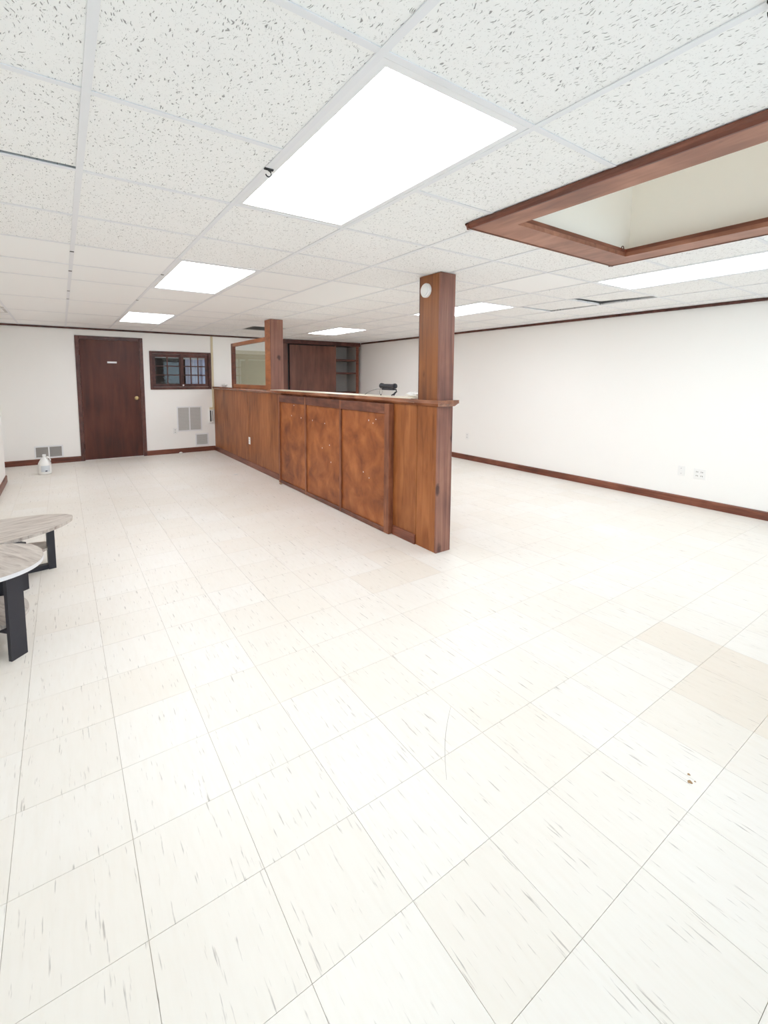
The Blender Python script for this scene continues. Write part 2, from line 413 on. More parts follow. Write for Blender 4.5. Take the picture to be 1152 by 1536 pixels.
for i in range(-3, 10):
    for j in range(-5, 14):
        if (i, j) in lit or (i, j) in well or (i, j) in vents or (i, j) in covered: continue
        x0, x1 = GX + i * M, GX + (i + 1) * M; y0, y1 = GY + j * M, GY + (j + LONG.get((i, j), 1)) * M
        ym = (y0 + y1) / 2
        xl = XL if ym < YJ0 else (XJ if ym < YJ1 else XJ2)
        x0, x1, y0, y1 = max(x0, xl), min(x1, XR), max(y0, YF), min(y1, YB)
        if x1 - x0 < .03 or y1 - y0 < .03: continue
        smooth_t = (j >= 4 and i <= 2) or (i, j) in ((5, 2), (3, 4))
        kind = 'smooth_tile' if smooth_t else 'acoustic'
        dx, dy = round((x1 - x0) / 2 - .006, 4), round((y1 - y0) / 2 - .006, 4)
        key = (kind, dx, dy)
        if key not in meshes: meshes[key] = B(-dx, dx, -dy, dy, 0, .015).mesh('ceiling_panel', kind)
        o = place('ceiling_panel', meshes[key], ceiling, loc=((x0 + x1) / 2, (y0 + y1) / 2, CEIL + .003))
        if (i, j) == (7, 2):      # one panel pushed up at its far corner
            o.rotation_euler = (math.radians(2.2), math.radians(-1.3), 0); o.location.z += .019
        elif (i, j) == (7, 3):
            o.rotation_euler = (math.radians(.7), math.radians(-.5), 0); o.location.z += .007
        elif (i, j) == (-1, 1):   # slid towards the street, leaving a dark gap
            o.location.y -= .016; o.location.z += .002
def xlim(y): return XL if y < YJ0 else (XJ if y < YJ1 else XJ2)
MAIN = .024
for i in range(-2, 10):           # main tees run the length of the room
    x = GX + i * M
    segs = [(YF, YB)]
    if x < XJ: segs = [(YF, YJ0)]
    if i == 4: segs = [(YF, WY0), (WY1, YB)]
    for a, b in segs:
        t_ = B(x - MAIN / 2, x + MAIN / 2, a, b, CEIL - .001, CEIL + .002).build('main_tee', 'tee', ceiling)
        if i == 0:
            for yy in (3.633, 4.289, 5.276, 5.813): B(x - .013, x + .010, yy - .012, yy + .012, CEIL - .0022, CEIL - .001).build('splice_slot', 'slot', t_)
        if i == 1:
            for yy in (4.016, 5.468): B(x - .012, x + .010, yy - .012, yy + .012, CEIL - .0022, CEIL - .001).build('splice_slot', 'slot', t_)
cross_me = {}
for i in range(-3, 10):
    for j in range(-4, 14):
        y = GY + j * M
        lo, hi = (i, j - 1), (i, j)
        if lo in lit and hi in lit and not ((i, j) in LIGHTS): continue
        if lo in well and hi in well: continue
        if hi in covered: continue
        x0, x1 = max(GX + i * M, xlim(y)) + MAIN / 2, min(GX + (i + 1) * M, XR) - MAIN / 2
        if x1 - x0 < .03: continue
        wd = round(x1 - x0, 4)
        if wd not in cross_me: cross_me[wd] = B(-wd / 2, wd / 2, -.011, .011, -.0006, .002).mesh('cross_tee', 'tee')
        place('cross_tee', cross_me[wd], ceiling, loc=((x0 + x1) / 2, y, CEIL))

# recessed troffers
lab = {(1, 0): 'large lit ceiling panel with white rim beside the black hook', (1, 4): 'middle lit ceiling panel of the row leading to the brown back door',
       (1, 9): 'lit ceiling panel closest to the brown back door', (6, 0): 'long lit ceiling panel beside the wood-trimmed skylight well',
       (6, 4): 'lit ceiling panel behind the front post near the right wall', (6, 9): 'lit ceiling panel in front of the brown closet'}
for i, j in LIGHTS:
    x0, x1, y0, y1 = GX + i * M, GX + (i + 1) * M, GY + j * M, GY + (j + 2) * M
    c = ((x0 + x1) / 2, (y0 + y1) / 2, CEIL)
    t_ = thing('ceiling_light', c, lab[(i, j)], 'ceiling light', 'recessed ceiling lights')
    g0 = MAIN / 2 + .001; rim = .026
    f_ = MB(); z0, z1 = CEIL + .0005, CEIL + .012
    f_.box(x0 + g0, x0 + g0 + rim, y0 + g0, y1 - g0, z0, z1).box(x1 - g0 - rim, x1 - g0, y0 + g0, y1 - g0, z0, z1)
    f_.box(x0 + g0 + rim, x1 - g0 - rim, y0 + g0, y0 + g0 + rim, z0, z1).box(x0 + g0 + rim, x1 - g0 - rim, y1 - g0 - rim, y1 - g0, z0, z1)
    f_.build('rim', 'white_metal', t_)
    B(x0 + g0 + .005, x1 - g0 - .005, y0 + g0 + .005, y1 - g0 - .005, z1 + .012, z1 + .09).build('housing', 'white_metal', t_)
    B(x0 + g0 + rim - .004, x1 - g0 - rim + .004, y0 + g0 + rim - .004, y1 - g0 - rim + .004, z1 - .004, z1 + .008).build('diffuser', 'lamp', t_)

# ceiling vents
def ceiling_vent(x0, x1, y0, y1, label, n_, dark):
    t_ = thing('ceiling_vent', ((x0 + x1) / 2, (y0 + y1) / 2, CEIL), label, 'vent')
    fr = .03; z0, z1 = CEIL + .0022, CEIL + .012
    f_ = MB().box(x0, x0 + fr, y0, y1, z0, z1).box(x1 - fr, x1, y0, y1, z0, z1).box(x0 + fr, x1 - fr, y0, y0 + fr, z0, z1).box(x0 + fr, x1 - fr, y1 - fr, y1, z0, z1)
    f_.build('frame', 'louver', t_)
    B(x0 + .002, x1 - .002, y0 + .002, y1 - .002, CEIL + .05, CEIL + .06).build('backing', 'slot', t_)
    for k in range(n_):
        yy = y0 + fr + (k + .5) * (y1 - y0 - 2 * fr) / n_
        MB().prism([(yy - .012, CEIL + .004), (yy - .009, CEIL + .004), (yy + .014, CEIL + .03), (yy + .011, CEIL + .03)], 'x', x0 + fr, x1 - fr).build('slat', dark, t_)
x0, y0 = GX + 4 * M, GY + 10 * M
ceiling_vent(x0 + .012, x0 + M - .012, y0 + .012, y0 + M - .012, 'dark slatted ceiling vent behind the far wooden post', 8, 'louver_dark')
ceiling_vent(XJ + .005, GX - M - .013, 6.95, 7.55, 'narrow pale slatted ceiling vent at the left wall', 8, 'louver')

# light well with stained wood trim
ww = MB(); z0, z1 = CEIL, 2.98
ww.box(WX0 - .04, WX0, WY0 - .04, WY1 + .04, z0, z1).box(WX1, WX1 + .04, WY0 - .04, WY1 + .04, z0, z1)
ww.box(WX0, WX1, WY1, WY1 + .04, z0, z1).box(WX0, WX1, WY0 - .04, WY0, z0, z1).box(WX0 - .04, WX1 + .04, WY0 - .04, WY1 + .04, z1, z1 + .018)
ww.build('wall_skylight', 'well', **STRUCT)
ox0, ox1, oy0, oy1 = 1.83, 3.225, WY0 - .15, 1.768
ix0, ix1, iy0, iy1 = 1.985, 3.058, WY0 + .04, 1.588
tz0, tz1 = CEIL - .026, CEIL - .002
trim = thing('skylight_trim', ((ox0 + ox1) / 2, (oy0 + oy1) / 2, tz0), 'brown wood trim frame around the recessed skylight opening', 'trim')
def mitre(p): return MB().prism(p, 'z', tz0, tz1)
for p in ([(ox0, oy0), (ix0, iy0), (ix0, iy1), (ox0, oy1)], [(ox1, oy0), (ox1, oy1), (ix1, iy1), (ix1, iy0)],
          [(ox0, oy1), (ix0, iy1), (ix1, iy1), (ox1, oy1)], [(ox0, oy0), (ox1, oy0), (ix1, iy0), (ix0, iy0)]):
    mitre(p).build('trim_board', 'frame_wood', trim)
def edge_mould(axis, at, a, b, sgn):
    pr = [(at, tz1 + .001), (at + sgn * .020, tz1 + .001), (at + sgn * .020, tz1 - .006), (at + sgn * .010, tz0 + .010), (at + sgn * .006, tz0 - .003), (at - sgn * .004, tz0 - .003), (at, tz0)]
    return MB().prism(pr, axis, a, b)
edge_mould('y', ox0, oy0 - .02, oy1 + .02, -1).build('edge_moulding', 'base', trim)
edge_mould('x', oy1, ox0 - .02, ox1 + .02, 1).build('edge_moulding', 'base', trim)
edge_mould('y', ox1, oy0 - .02, oy1 + .02, 1).build('edge_moulding', 'base', trim)
ll = MB().box(ix0 - .012, ix0, iy0, iy1, tz1, CEIL + .02).box(ix1, ix1 + .012, iy0, iy1, tz1, CEIL + .02).box(ix0, ix1, iy1, iy1 + .012, tz1, CEIL + .02)
ll.build('inner_lip', 'base', trim)

def hook(x, y, label):
    t_ = thing('ceiling_hook', (x, y, CEIL - .001), label, 'hook')
    B(x - .018, x + .018, y - .006, y + .006, CEIL - .006, CEIL - .001).build('clip', 'slot', t_)
    pts = [(x, y, CEIL - .004)] + [(x + .012 * math.sin(t), y + .004, CEIL - .018 + .012 * math.cos(t)) for t in [k * .55 for k in range(0, 9)]]
    MB().tube(pts, .0025, 6).build('hook_wire', 'slot', t_, True)
hook(GX + M + .004, 1.775, 'small black metal hook clipped to the grid beside the large light')
hook(GX + 2 * M, .40, 'small black metal hook on the grid bar alongside the skylight trim')
# small hook on the skylight trim
hk = MB(); hx, hy, hz = ix1 - .05, iy1 + .006, tz1
hk.tube([(hx + .014 * math.cos(t), hy - .012, hz + .018 + .014 * math.sin(t)) for t in [k * .5 - 1.4 for k in range(0, 10)]], .003, 6)
hk.build('cup_hook', 'rail', trim, True)

# ------------------------------------------------------------------ back wall: door, window, vents, raceway
dX0, dX1, dZ = .213, 1.227, 2.105
d = MB(); yf = YB - .02
d.box(dX0, dX0 + .058, yf, YB, 0, dZ, bev=.004).box(dX1 - .058, dX1, yf, YB, 0, dZ, bev=.004).box(dX0 + .058, dX1 - .058, yf, YB, dZ - .056, dZ, bev=.004)
door = d.build('door_1', 'dark_trim', **STRUCT)
door['label'] = 'dark brown flush door with brass knob in the back wall'
B(dX0 + .06, dX1 - .06, YB - .009, YB - .001, .012, dZ - .058).build('door_slab', 'door', door)
kb = MB().lathe((1.098, YB - .009, 1.05), [(.034, 0), (.034, -.006), (.014, -.010), (.012, -.030), (.026, -.040), (.030, -.052), (.024, -.064), (.004, -.068)], 'y', 24)
kb.build('knob', 'brass', door, True)
B(.668, .812, YB - .014, YB - .009, 1.655, 1.685, bev=.002).build('name_plate', 'white_metal', door)
for zz in (.25, 1.82): MB().tube([(dX0 + .062, YB - .018, zz - .045), (dX0 + .062, YB - .018, zz + .045)], .007, 8).build('hinge', 'dark_trim', door)

wX0, wX1, wZ0, wZ1 = 1.327, 2.400, 1.197, 1.889
c = .046
wd = MB().box(wX0, wX0 + c, YB - .022, YB + .02, wZ0, wZ1, bev=.004).box(wX1 - c, wX1, YB - .022, YB + .02, wZ0, wZ1, bev=.004)
wd.box(wX0 + c, wX1 - c, YB - .022, YB + .02, wZ1 - c, wZ1, bev=.004).box(wX0 + c, wX1 - c, YB - .022, YB + .02, wZ0, wZ0 + c, bev=.004)
win = wd.build('window_1', 'dark_trim', **STRUCT)
win['label'] = 'small dark framed sliding window in the back wall'
def sash(x0, x1, y, nx, nz, sw=.055):
    z0, z1 = wZ0 + c, wZ1 - c
    s_ = MB().box(x0, x0 + sw, y, y + .025, z0, z1).box(x1 - sw, x1, y, y + .025, z0, z1).box(x0 + sw, x1 - sw, y, y + .025, z0, z0 + sw).box(x0 + sw, x1 - sw, y, y + .025, z1 - sw, z1)
    so = s_.build('sash', 'dark_trim', win)
    mu = MB()
    for k in range(1, nx):
        xx = x0 + sw + (x1 - x0 - 2 * sw) * k / nx; mu.box(xx - .010, xx + .010, y + .004, y + .02, z0 + sw, z1 - sw)
    for k in range(1, nz):
        zz = z0 + sw + (z1 - z0 - 2 * sw) * k / nz; mu.box(x0 + sw, x1 - sw, y + .005, y + .019, zz - .010, zz + .010)
    mu.build('muntin', 'dark_trim', so)
    for k in range(nx):
        a = x0 + sw + (x1 - x0 - 2 * sw) * k / nx; b = x0 + sw + (x1 - x0 - 2 * sw) * (k + 1) / nx
        B(a, b, y + .010, y + .014, z0 + sw, z1 - sw).build('pane', 'glass', so)
mx = (wX0 + wX1) / 2
sash(wX0 + c, mx + .03, YB + .045, 2, 3)
sash(mx - .01, wX1 - c, YB + .012, 3, 3)
B(wX0 + c + .045, mx - .01, YB + .073, YB + .076, wZ0 + c + .03, wZ1 - c - .07).build('screen', 'screen', win)
B(wX0 + c, wX1 - c, YB + .082, YB + .10, wZ1 - c - .085, wZ1 - c - .055).build('blind_rail', 'white_metal', win)
MB().lathe((mx + .03, YB + .008, wZ0 + c + .03), [(.012, 0), (.016, .003), (.010, .006)], 'y', 12).build('latch', 'white_metal', win)
# pleated sheer curtain on the right half, dark drape on the left half, both outside the glass
def pleats(x0, x1, y, z0, z1, n_, amp):
    m_ = MB(); k = n_ * 8; lo = []; hi = []
    for q in range(k + 1):
        x = x0 + (x1 - x0) * q / k; yy = y + amp * math.sin(2 * math.pi * q / 8)
        lo.append((x, yy)); hi.append((x, yy + .004))
    A = [[m_.bm.verts.new((x, yy, z)) for x, yy in lo] for z in (z0, z1)]; Bk = [[m_.bm.verts.new((x, yy, z)) for x, yy in hi] for z in (z0, z1)]
    for q in range(k):
        m_.bm.faces.new((A[0][q], A[0][q + 1], A[1][q + 1], A[1][q])); m_.bm.faces.new((Bk[0][q], Bk[1][q], Bk[1][q + 1], Bk[0][q + 1]))
    return m_
pleats(mx + .07, wX1 + .1, YB + .17, wZ0 - .1, wZ1 + .1, 9, .012).build('curtain', 'curtain', win)
pleats(wX0 - .1, mx + .10, YB + .135, wZ0 - .1, wZ1 + .1, 9, .010).build('drape', 'drape', win)

def wall_vent(x0, x1, z0, z1, cols, label, mat='louver', rows=16):
    t_ = thing('wall_vent', ((x0 + x1) / 2, YB, z0), label, 'vent')
    fr = .022; y0, y1 = YB - .010, YB - .0005
    f_ = MB().box(x0, x0 + fr, y0, y1, z0, z1).box(x1 - fr, x1, y0, y1, z0, z1).box(x0 + fr, x1 - fr, y0, y1, z0, z0 + fr).box(x0 + fr, x1 - fr, y0, y1, z1 - fr, z1)
    wdt = (x1 - x0 - 2 * fr)
    for k in range(1, cols):
        xx = x0 + fr + wdt * k / cols; f_.box(xx - .010, xx + .010, y0, y1, z0 + fr, z1 - fr)
    f_.build('frame', 'white_metal', t_)
    for k in range(cols):
        a = x0 + fr + wdt * k / cols + (.010 if k else 0); b = x0 + fr + wdt * (k + 1) / cols - (.010 if k < cols - 1 else 0)
        lv = MB()
        for q in range(rows):
            zz = z0 + fr + (q + .5) * (z1 - z0 - 2 * fr) / rows; h = (z1 - z0 - 2 * fr) / rows * .42
            lv.prism([(YB - .0085, zz - h), (YB - .0070, zz - h), (YB - .0015, zz + h), (YB - .0030, zz + h)], 'x', a, b)
        lv.build('louvers', mat, t_)
        B(a, b, YB - .0012, YB - .0004, z0 + fr, z1 - fr).build('backing', 'grey_slot', t_)
wall_vent(1.755, 2.205, .405, .875, 2, 'large square white wall vent with two louvred panels under the window')
wall_vent(2.075, 2.320, .115, .350, 1, 'small white wall vent just above the baseboard beside the half wall', rows=9)
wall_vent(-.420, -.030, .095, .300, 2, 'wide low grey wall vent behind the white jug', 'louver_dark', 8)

def outlet(name, P, axis, label, cat='outlet', gangs=1, blank=False, wdt=.072, hgt=.115):
    """plate on a wall; axis 'y': wall faces -Y, 'x': wall faces -X"""
    t_ = thing(name, P, label, cat)
    def bx(u0, u1, d0, d1, z0, z1, bev=0):
        if axis == 'y': return B(P[0] + u0, P[0] + u1, P[1] - d1, P[1] - d0, P[2] + z0, P[2] + z1, bev=bev)
        return B(P[0] - d1, P[0] - d0, P[1] + u0, P[1] + u1, P[2] + z0, P[2] + z1, bev=bev)
    W = wdt * (1 if gangs == 1 else 1.62)
    bx(-W / 2, W / 2, .0003, .006, -hgt / 2, hgt / 2, .002).build('plate', 'plastic', t_)
    if blank:
        for zz in (-.03, .03): bx(-.003, .003, .006, .0072, zz - .003, zz + .003).build('screw', 'steel', t_)
        return
    for g in range(gangs):
        u = 0 if gangs == 1 else (-.023 + .046 * g)
        for zz in (-.022, .022):
            r_ = bx(u - .016, u + .016, .006, .008, zz - .014, zz + .014, .0008).build('receptacle', 'plastic', t_)
            for du in (-.007, .007): bx(u + du - .0022, u + du + .0022, .008, .0084, zz - .006, zz + .007).build('slot', 'slot', r_)
outlet('wall_outlet', (1.715, YB, .420), 'y', 'white duplex outlet on the back wall beside the large square vent')
outlet('wall_outlet', (XR, 2.075, .370), 'x', 'white four-socket outlet plate on the right wall', gangs=2)
outlet('wall_plate', (XR, 2.257, .377), 'x', 'blank white cover plate beside the four-socket outlet', 'wall plate', blank=True)
outlet('wall_outlet', (XR, 5.60, .419), 'x', 'white duplex outlet on the right wall behind the front post')

rw = thing('cable_raceway', (2.428, YB, .55), 'beige surface cable raceway ending in a small box on the back wall', 'raceway')
B(2.408, 2.446, YB - .022, YB - .0005, .845, CEIL - .03, bev=.003).build('channel', 'beige_pvc', rw)
B(2.352, 2.446, YB - .020, YB - .0005, .800, .845, bev=.003).build('elbow', 'beige_pvc', rw)
B(2.335, 2.415, YB - .034, YB - .0005, .545, .800, bev=.004).build('box', 'plastic', rw)
B(2.352, 2.374, YB - .0365, YB - .034, .57, .785).build('switch_slot', 'slot', rw)
B(2.392, 2.402, YB - .0365, YB - .034, .58, .775).build('edge_slot', 'grey_slot', rw)

# pale door behind the half wall
d = MB().box(2.86, 2.91, YB - .015, YB, 0, 1.96).box(3.76, 3.81, YB - .015, YB, 0, 1.96).box(2.91, 3.76, YB - .015, YB, 1.91, 1.96)
d2 = d.build('door_2', 'pale_door', **STRUCT)
d2['label'] = 'pale green grey painted door behind the half wall'
B(2.912, 3.758, YB - .008, YB - .001, .01, 1.908).build('door_slab', 'pale_door', d2)
MB().lathe((3.68, YB - .008, 1.0), [(.03, 0), (.012, -.01), (.012, -.03), (.028, -.045), (.02, -.06), (.004, -.064)], 'y', 20).build('knob', 'steel', d2, True)

# ------------------------------------------------------------------ closet built into the back corner
cl = thing('closet', (4.86, YB, 0), 'dark brown built-in closet with sliding door and open corner shelves', 'closet')
yc = YB - .03
B(3.88, 5.80, yc - .02, YB + .40, 2.145, CEIL - .002, bev=.004).build('header', 'dark_trim', cl)
B(3.88, 3.985, yc, YB + .40, 0, 2.145).build('side_post', 'closet', cl)
B(5.14, 5.165, yc + .01, YB + .40, 0, 2.145).build('divider', 'closet', cl)
B(5.70, 5.765, yc, YB + .40, 0, 2.145).build('side_panel', 'base', cl)
B(3.985, 5.14, YB + .02, YB + .03, 0, 2.145).build('inner_panel', 'slot', cl)
dr = B(4.035, 5.138, yc + .006, yc + .04, .015, 2.125, bev=.003).build('sliding_door', 'closet', cl)
B(5.165, 5.70, YB + .385, YB + .40, 0, 2.145).build('shelf_back', 'louver_dark', cl)  # shelf back and liners: shade of the recess put into their grey
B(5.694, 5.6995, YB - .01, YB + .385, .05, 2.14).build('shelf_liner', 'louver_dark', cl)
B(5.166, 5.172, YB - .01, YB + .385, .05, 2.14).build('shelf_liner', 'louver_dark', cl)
for zz in (.05, .58, 1.085, 1.53, 1.825): B(5.172, 5.694, yc + .012, YB + .384, zz - .02, zz + .022).build('shelf', 'dark_trim', cl)
B(3.985, 5.70, yc + .02, YB + .36, 0, .012).build('bottom', 'dark_trim', cl)

# ------------------------------------------------------------------ half wall
PX0, PX1 = 2.447, 2.605
hw = thing('half_wall', (2.53, 5.85, 0), 'brown plywood half wall with a wooden ledge between two posts', 'half wall')
hy0 = 2.915
B(PX0 + .006, PX1 - .006, hy0 + .002, YB - .001, 0, 1.196).build('core', 'ply', hw)
for a, b in ((hy0 + .002, 4.2), (4.203, 5.70), (5.703, 7.10), (7.104, YB - .001)):
    B(PX0, PX0 + .006, a, b, .0, 1.196, bev=.001).build('plywood_sheet', 'ply', hw)
    B(PX1 - .006, PX1, a, b, .0, 1.196, bev=.001).build('plywood_sheet', 'ply', hw)
for a, b in ((hy0 - .25, 3.232), (5.752, YB - .001)):
    MB().prism([(PX0 - q, r_) for q, r_ in profile_board(.085, .014)], 'y', a + (.26 if a < 3 else 0) - (.0 if a > 3 else .01), b).build('baseboard', 'base', hw)
# ledge with a nosing, wrapping the near post
le = MB()
pr = [(PX0 - .012, 1.196), (PX0 - .030, 1.214), (PX0 - .034, 1.222), (PX0 - .034, 1.238), (PX0 - .028, 1.246), (PX1 + .028, 1.246), (PX1 + .034, 1.238), (PX1 + .034, 1.222), (PX1 + .030, 1.214), (PX1 + .012, 1.196)]
le.prism(pr, 'y', hy0, YB - .001)
le.build('ledge', 'ledge', hw)
B(PX0 - .024, PX1 + .024, hy0 + .06, 6.092, 1.2462, 1.2522, bev=.001).build('cream_ledge_top', 'cream_top', hw)
co = thing('post_collar', ((PX0 + PX1) / 2, 2.78, 1.2), 'moulded wood collar around the front post at ledge height', 'trim')
py0, py1 = 2.66, 2.913
def ring(z0, z1, e0, e1, name):
    def sect(e, z): return [(PX0 - e, py0 - e, z), (PX1 + e, py0 - e, z), (PX1 + e, py1, z), (PX0 - e, py1, z)]
    m_ = MB(); a = [m_.bm.verts.new(v) for v in sect(e0, z0)]; b = [m_.bm.verts.new(v) for v in sect(e1, z1)]
    ai = [m_.bm.verts.new(v) for v in sect(.0012, z0)]; bi = [m_.bm.verts.new(v) for v in sect(.0012, z1)]
    for k in range(3):
        q = (k, k + 1) if k < 2 else (3, 0)
        for s0, s1 in ((a, b), (bi, ai)): m_.bm.faces.new((s0[q[0]], s0[q[1]], s1[q[1]], s1[q[0]]))
        m_.bm.faces.new((b[q[0]], b[q[1]], bi[q[1]], bi[q[0]])); m_.bm.faces.new((ai[q[0]], ai[q[1]], a[q[1]], a[q[0]]))
    return m_.build(name, 'ledge', co)
ring(1.196, 1.218, .010, .030, 'cove')
ring(1.218, 1.246, .034, .034, 'nosing')

po = thing('wooden_post', ((PX0 + PX1) / 2, 2.79, 0), 'knotty pine boxed post with round white sensor at the end of the half wall', 'post')
bt = .018
B(PX0, PX1, py0, py0 + bt, 0, CEIL - .0015, bev=.0015).build('front_board', 'post', po)
B(PX0 + .001, PX0 + bt, py0 + bt, py1 - .012, 1.2, CEIL - .0015, bev=.001).build('side_board', 'post_side', po)
B(PX0 + .001, PX0 + bt, py0 + bt, py1, 0, 1.199, bev=.001).build('lower_side_board', 'ply', po)
B(PX1 - bt, PX1 - .001, py0 + bt, py1 - .012, 0, CEIL - .0015, bev=.001).build('side_board', 'post_side', po)
B(PX0 + .003, PX1 - .003, py1 - .012, py1, 1.2, CEIL - .0015).build('back_board', 'dark_trim', po)

p2 = thing('wooden_post', (2.54, 6.21, 1.246), 'shorter knotty pine post standing on the ledge beside the framed glass', 'post')
qx0, qx1, qy0, qy1 = PX0 - .002, 2.632, 6.10, 6.318
B(qx0, qx1, qy0, qy0 + bt, 1.2462, CEIL - .0015, bev=.0015).build('front_board', 'post', p2)
B(qx0 + .001, qx0 + bt, qy0 + bt, qy1, 1.2462, CEIL - .0015, bev=.001).build('side_board', 'oak_frame', p2)
B(qx1 - bt, qx1 - .001, qy0 + bt, qy1, 1.2462, CEIL - .0015, bev=.001).build('side_board', 'post', p2)
B(qx0 + bt, qx1 - bt, qy1 - bt, qy1, 1.2462, CEIL - .0015).build('back_board', 'post', p2)

# sensor on the post
sn = thing('round_sensor', (PX0, 2.822, 2.113), 'round white plastic sensor mounted high on the front post', 'sensor')
MB().lathe((PX0 + .0008, 2.822, 2.113), [(.056, 0), (.056, -.014), (.052, -.020), (.044, -.022)], 'x', 36).build('base', 'plastic', sn, True)
MB().lathe((PX0, 2.822, 2.113), [(.043, -.021), (.042, -.028), (.034, -.033), (.010, -.035)], 'x', 36).build('cover', 'plastic', sn, True)

# framed interior glass standing on the ledge
ig = thing('interior_window', (2.50, 7.16, 1.246), 'amber wood framed glass panel standing on the half wall ledge', 'window')
gx0, gx1, gy0, gy1, gz0, gz1 = 2.475, 2.525, qy1 + .001, 8.00, 1.2465, 2.005
st = .055
B(gx0, gx1, gy1 - st - .05, gy1, gz0, gz1, bev=.003).build('stile', 'base', ig)
B(gx0, gx1, gy0, gy0 + .03, gz0, gz1, bev=.003).build('stile', 'oak_frame', ig)
B(gx0, gx1, gy0 + .03, gy1 - st - .05, gz1 - st, gz1, bev=.003).build('top_rail', 'oak_frame', ig)
B(gx0, gx1, gy0 + .03, gy1 - st - .05, gz0, gz0 + .060, bev=.003).build('bottom_rail', 'oak_frame', ig)
B(2.497, 2.502, gy0 + .03, gy1 - st - .05, gz0 + .06, gz1 - st).build('pane', 'glass', ig)

# outlet on the half wall
o_ = outlet('wall_outlet', (PX0, 7.054, .416), 'x', 'white duplex outlet on the brown half wall')

# panelled bar front leaning flat on the half wall
sy0, sy1, sx0, sx1 = 3.236, 5.748, 2.392, PX0 - .001
bf = thing('bar_front', ((sx0 + sx1) / 2, (sy0 + sy1) / 2, 0), 'three-panel stained wood front fixed to the half wall', 'panel')
B(sx0 + .018, sx1, sy0 + .004, sy1 - .004, .004, 1.188).build('backing', 'rail', bf)
div = [(sy0, sy0 + .075), (4.085, 4.118), (4.915, 4.948), (sy1 - .04, sy1)]
for a, b in div: B(sx0, sx1 - .004 if a == sy0 else sx0 + .018, a, b, .002, 1.190, bev=.003).build('stile', 'stile', bf)
for k in range(3):
    a, b = div[k][1], div[k + 1][0]
    B(sx0 + .001, sx0 + .018, a, b, 1.100, 1.190, bev=.002).build('top_rail', 'rail', bf)
    B(sx0 + .001, sx0 + .018, a, b, .002, .045, bev=.002).build('bottom_rail', 'rail', bf)
    pn = B(sx0 + .017, sx0 + .0185, a, b, .045, 1.100).build('panel', 'ply_panel', bf)
    for q in range((3, 5, 5)[2 - k]):
        yy = random.uniform(a + .05, b - .05); zz = random.choice((random.uniform(.9, 1.09), random.uniform(.45, 1.0)))
        MB().lathe((sx0 + .017, yy, zz), [(.007, 0), (.005, -.0015)], 'x', 8, random.uniform(.6, 1.2), random.uniform(.6, 1.4)).build('nail_head', 'plastic', pn)

# little black lamp on the ledge
dv = thing('clamp_lamp', (2.54, 3.50, 1.2524), 'small black metal clamp lamp resting on the half wall ledge', 'lamp')
lz = 1.346; lx = 2.56
MB().lathe((lx, 3.40, lz), [(.016, -.035), (.024, -.030), (.024, -.012), (.019, 0), (.019, .15), (.024, .165), (.026, .195), (.020, .203)], 'y', 20).build('head', 'black', dv, True)
MB().lathe((lx, 3.40, lz), [(.018, .2035), (.015, .207)], 'y', 20).build('lens', 'white_metal', dv, True)
MB().box(lx - .012, lx + .012, 3.39, 3.57, lz - .040, lz - .018, bev=.003).build('bracket', 'black', dv)
MB().tube([(lx, 3.57, lz - .030), (lx, 3.66, lz - .034), (lx, 3.76, lz - .05), (lx, 3.83, lz - .072), (lx, 3.875, 1.2568)], .0045, 8).build('arm', 'steel', dv, True)
MB().tube([(lx, 3.40, lz - .028), (lx, 3.355, lz - .036), (lx, 3.35, lz - .05), (lx + .005, 3.40, lz - .075), (lx + .008, 3.435, 1.2594)], .007, 8).build('leg', 'black', dv, True)
MB().tube([(lx, 3.365, lz - .055), (lx - .02, 3.37, 1.2604)], .008, 8).build('leg', 'black', dv, True)
MB().tube([(lx, 3.60 + .022 * math.sin(t), lz - .06 + .027 * math.cos(t)) for t in [k * 2 * math.pi / 16 for k in range(17)]], .0014, 6).build('cord_loop', 'slot', dv, True)
MB().lathe((lx, 3.60, lz - .088), [(.002, -.006), (.006, -.003), (.006, .003), (.002, .006)], 'z', 10).build('pull_bead', 'slot', dv, True)

def crumple(name, c, sx, sy, sz, label, cat, mat):
    m_ = MB(); bmesh.ops.create_icosphere(m_.bm, subdivisions=3, radius=1.0)
    for v in m_.bm.verts:
        n_ = v.co.normalized(); k = 1 + .22 * math.sin(7 * n_.x + 3 * n_.z) * math.cos(6 * n_.y + c[1]) + random.uniform(-.06, .06)
        v.co = Vector((c[0] + n_.x * sx * k, c[1] + n_.y * sy * k, c[2] + max(-.02, n_.z * sz * k + sz * .4)))
    zmin = min(v.co.z for v in m_.bm.verts)
    for v in m_.bm.verts: v.co.z += c[2] - zmin
    o = m_.build(name, mat); o['label'] = label; o['category'] = cat
    return o
crumple('plastic_bag', (2.565, 3.10, 1.2526), .045, .10, .022, 'flat crumpled clear white plastic bag on the ledge by the front post', 'bag', 'plastic')
crumple('paper_wad', (2.53, 8.62, 1.2465), .05, .10, .028, 'crumpled white paper on the ledge next to the back wall', 'paper', 'plastic')

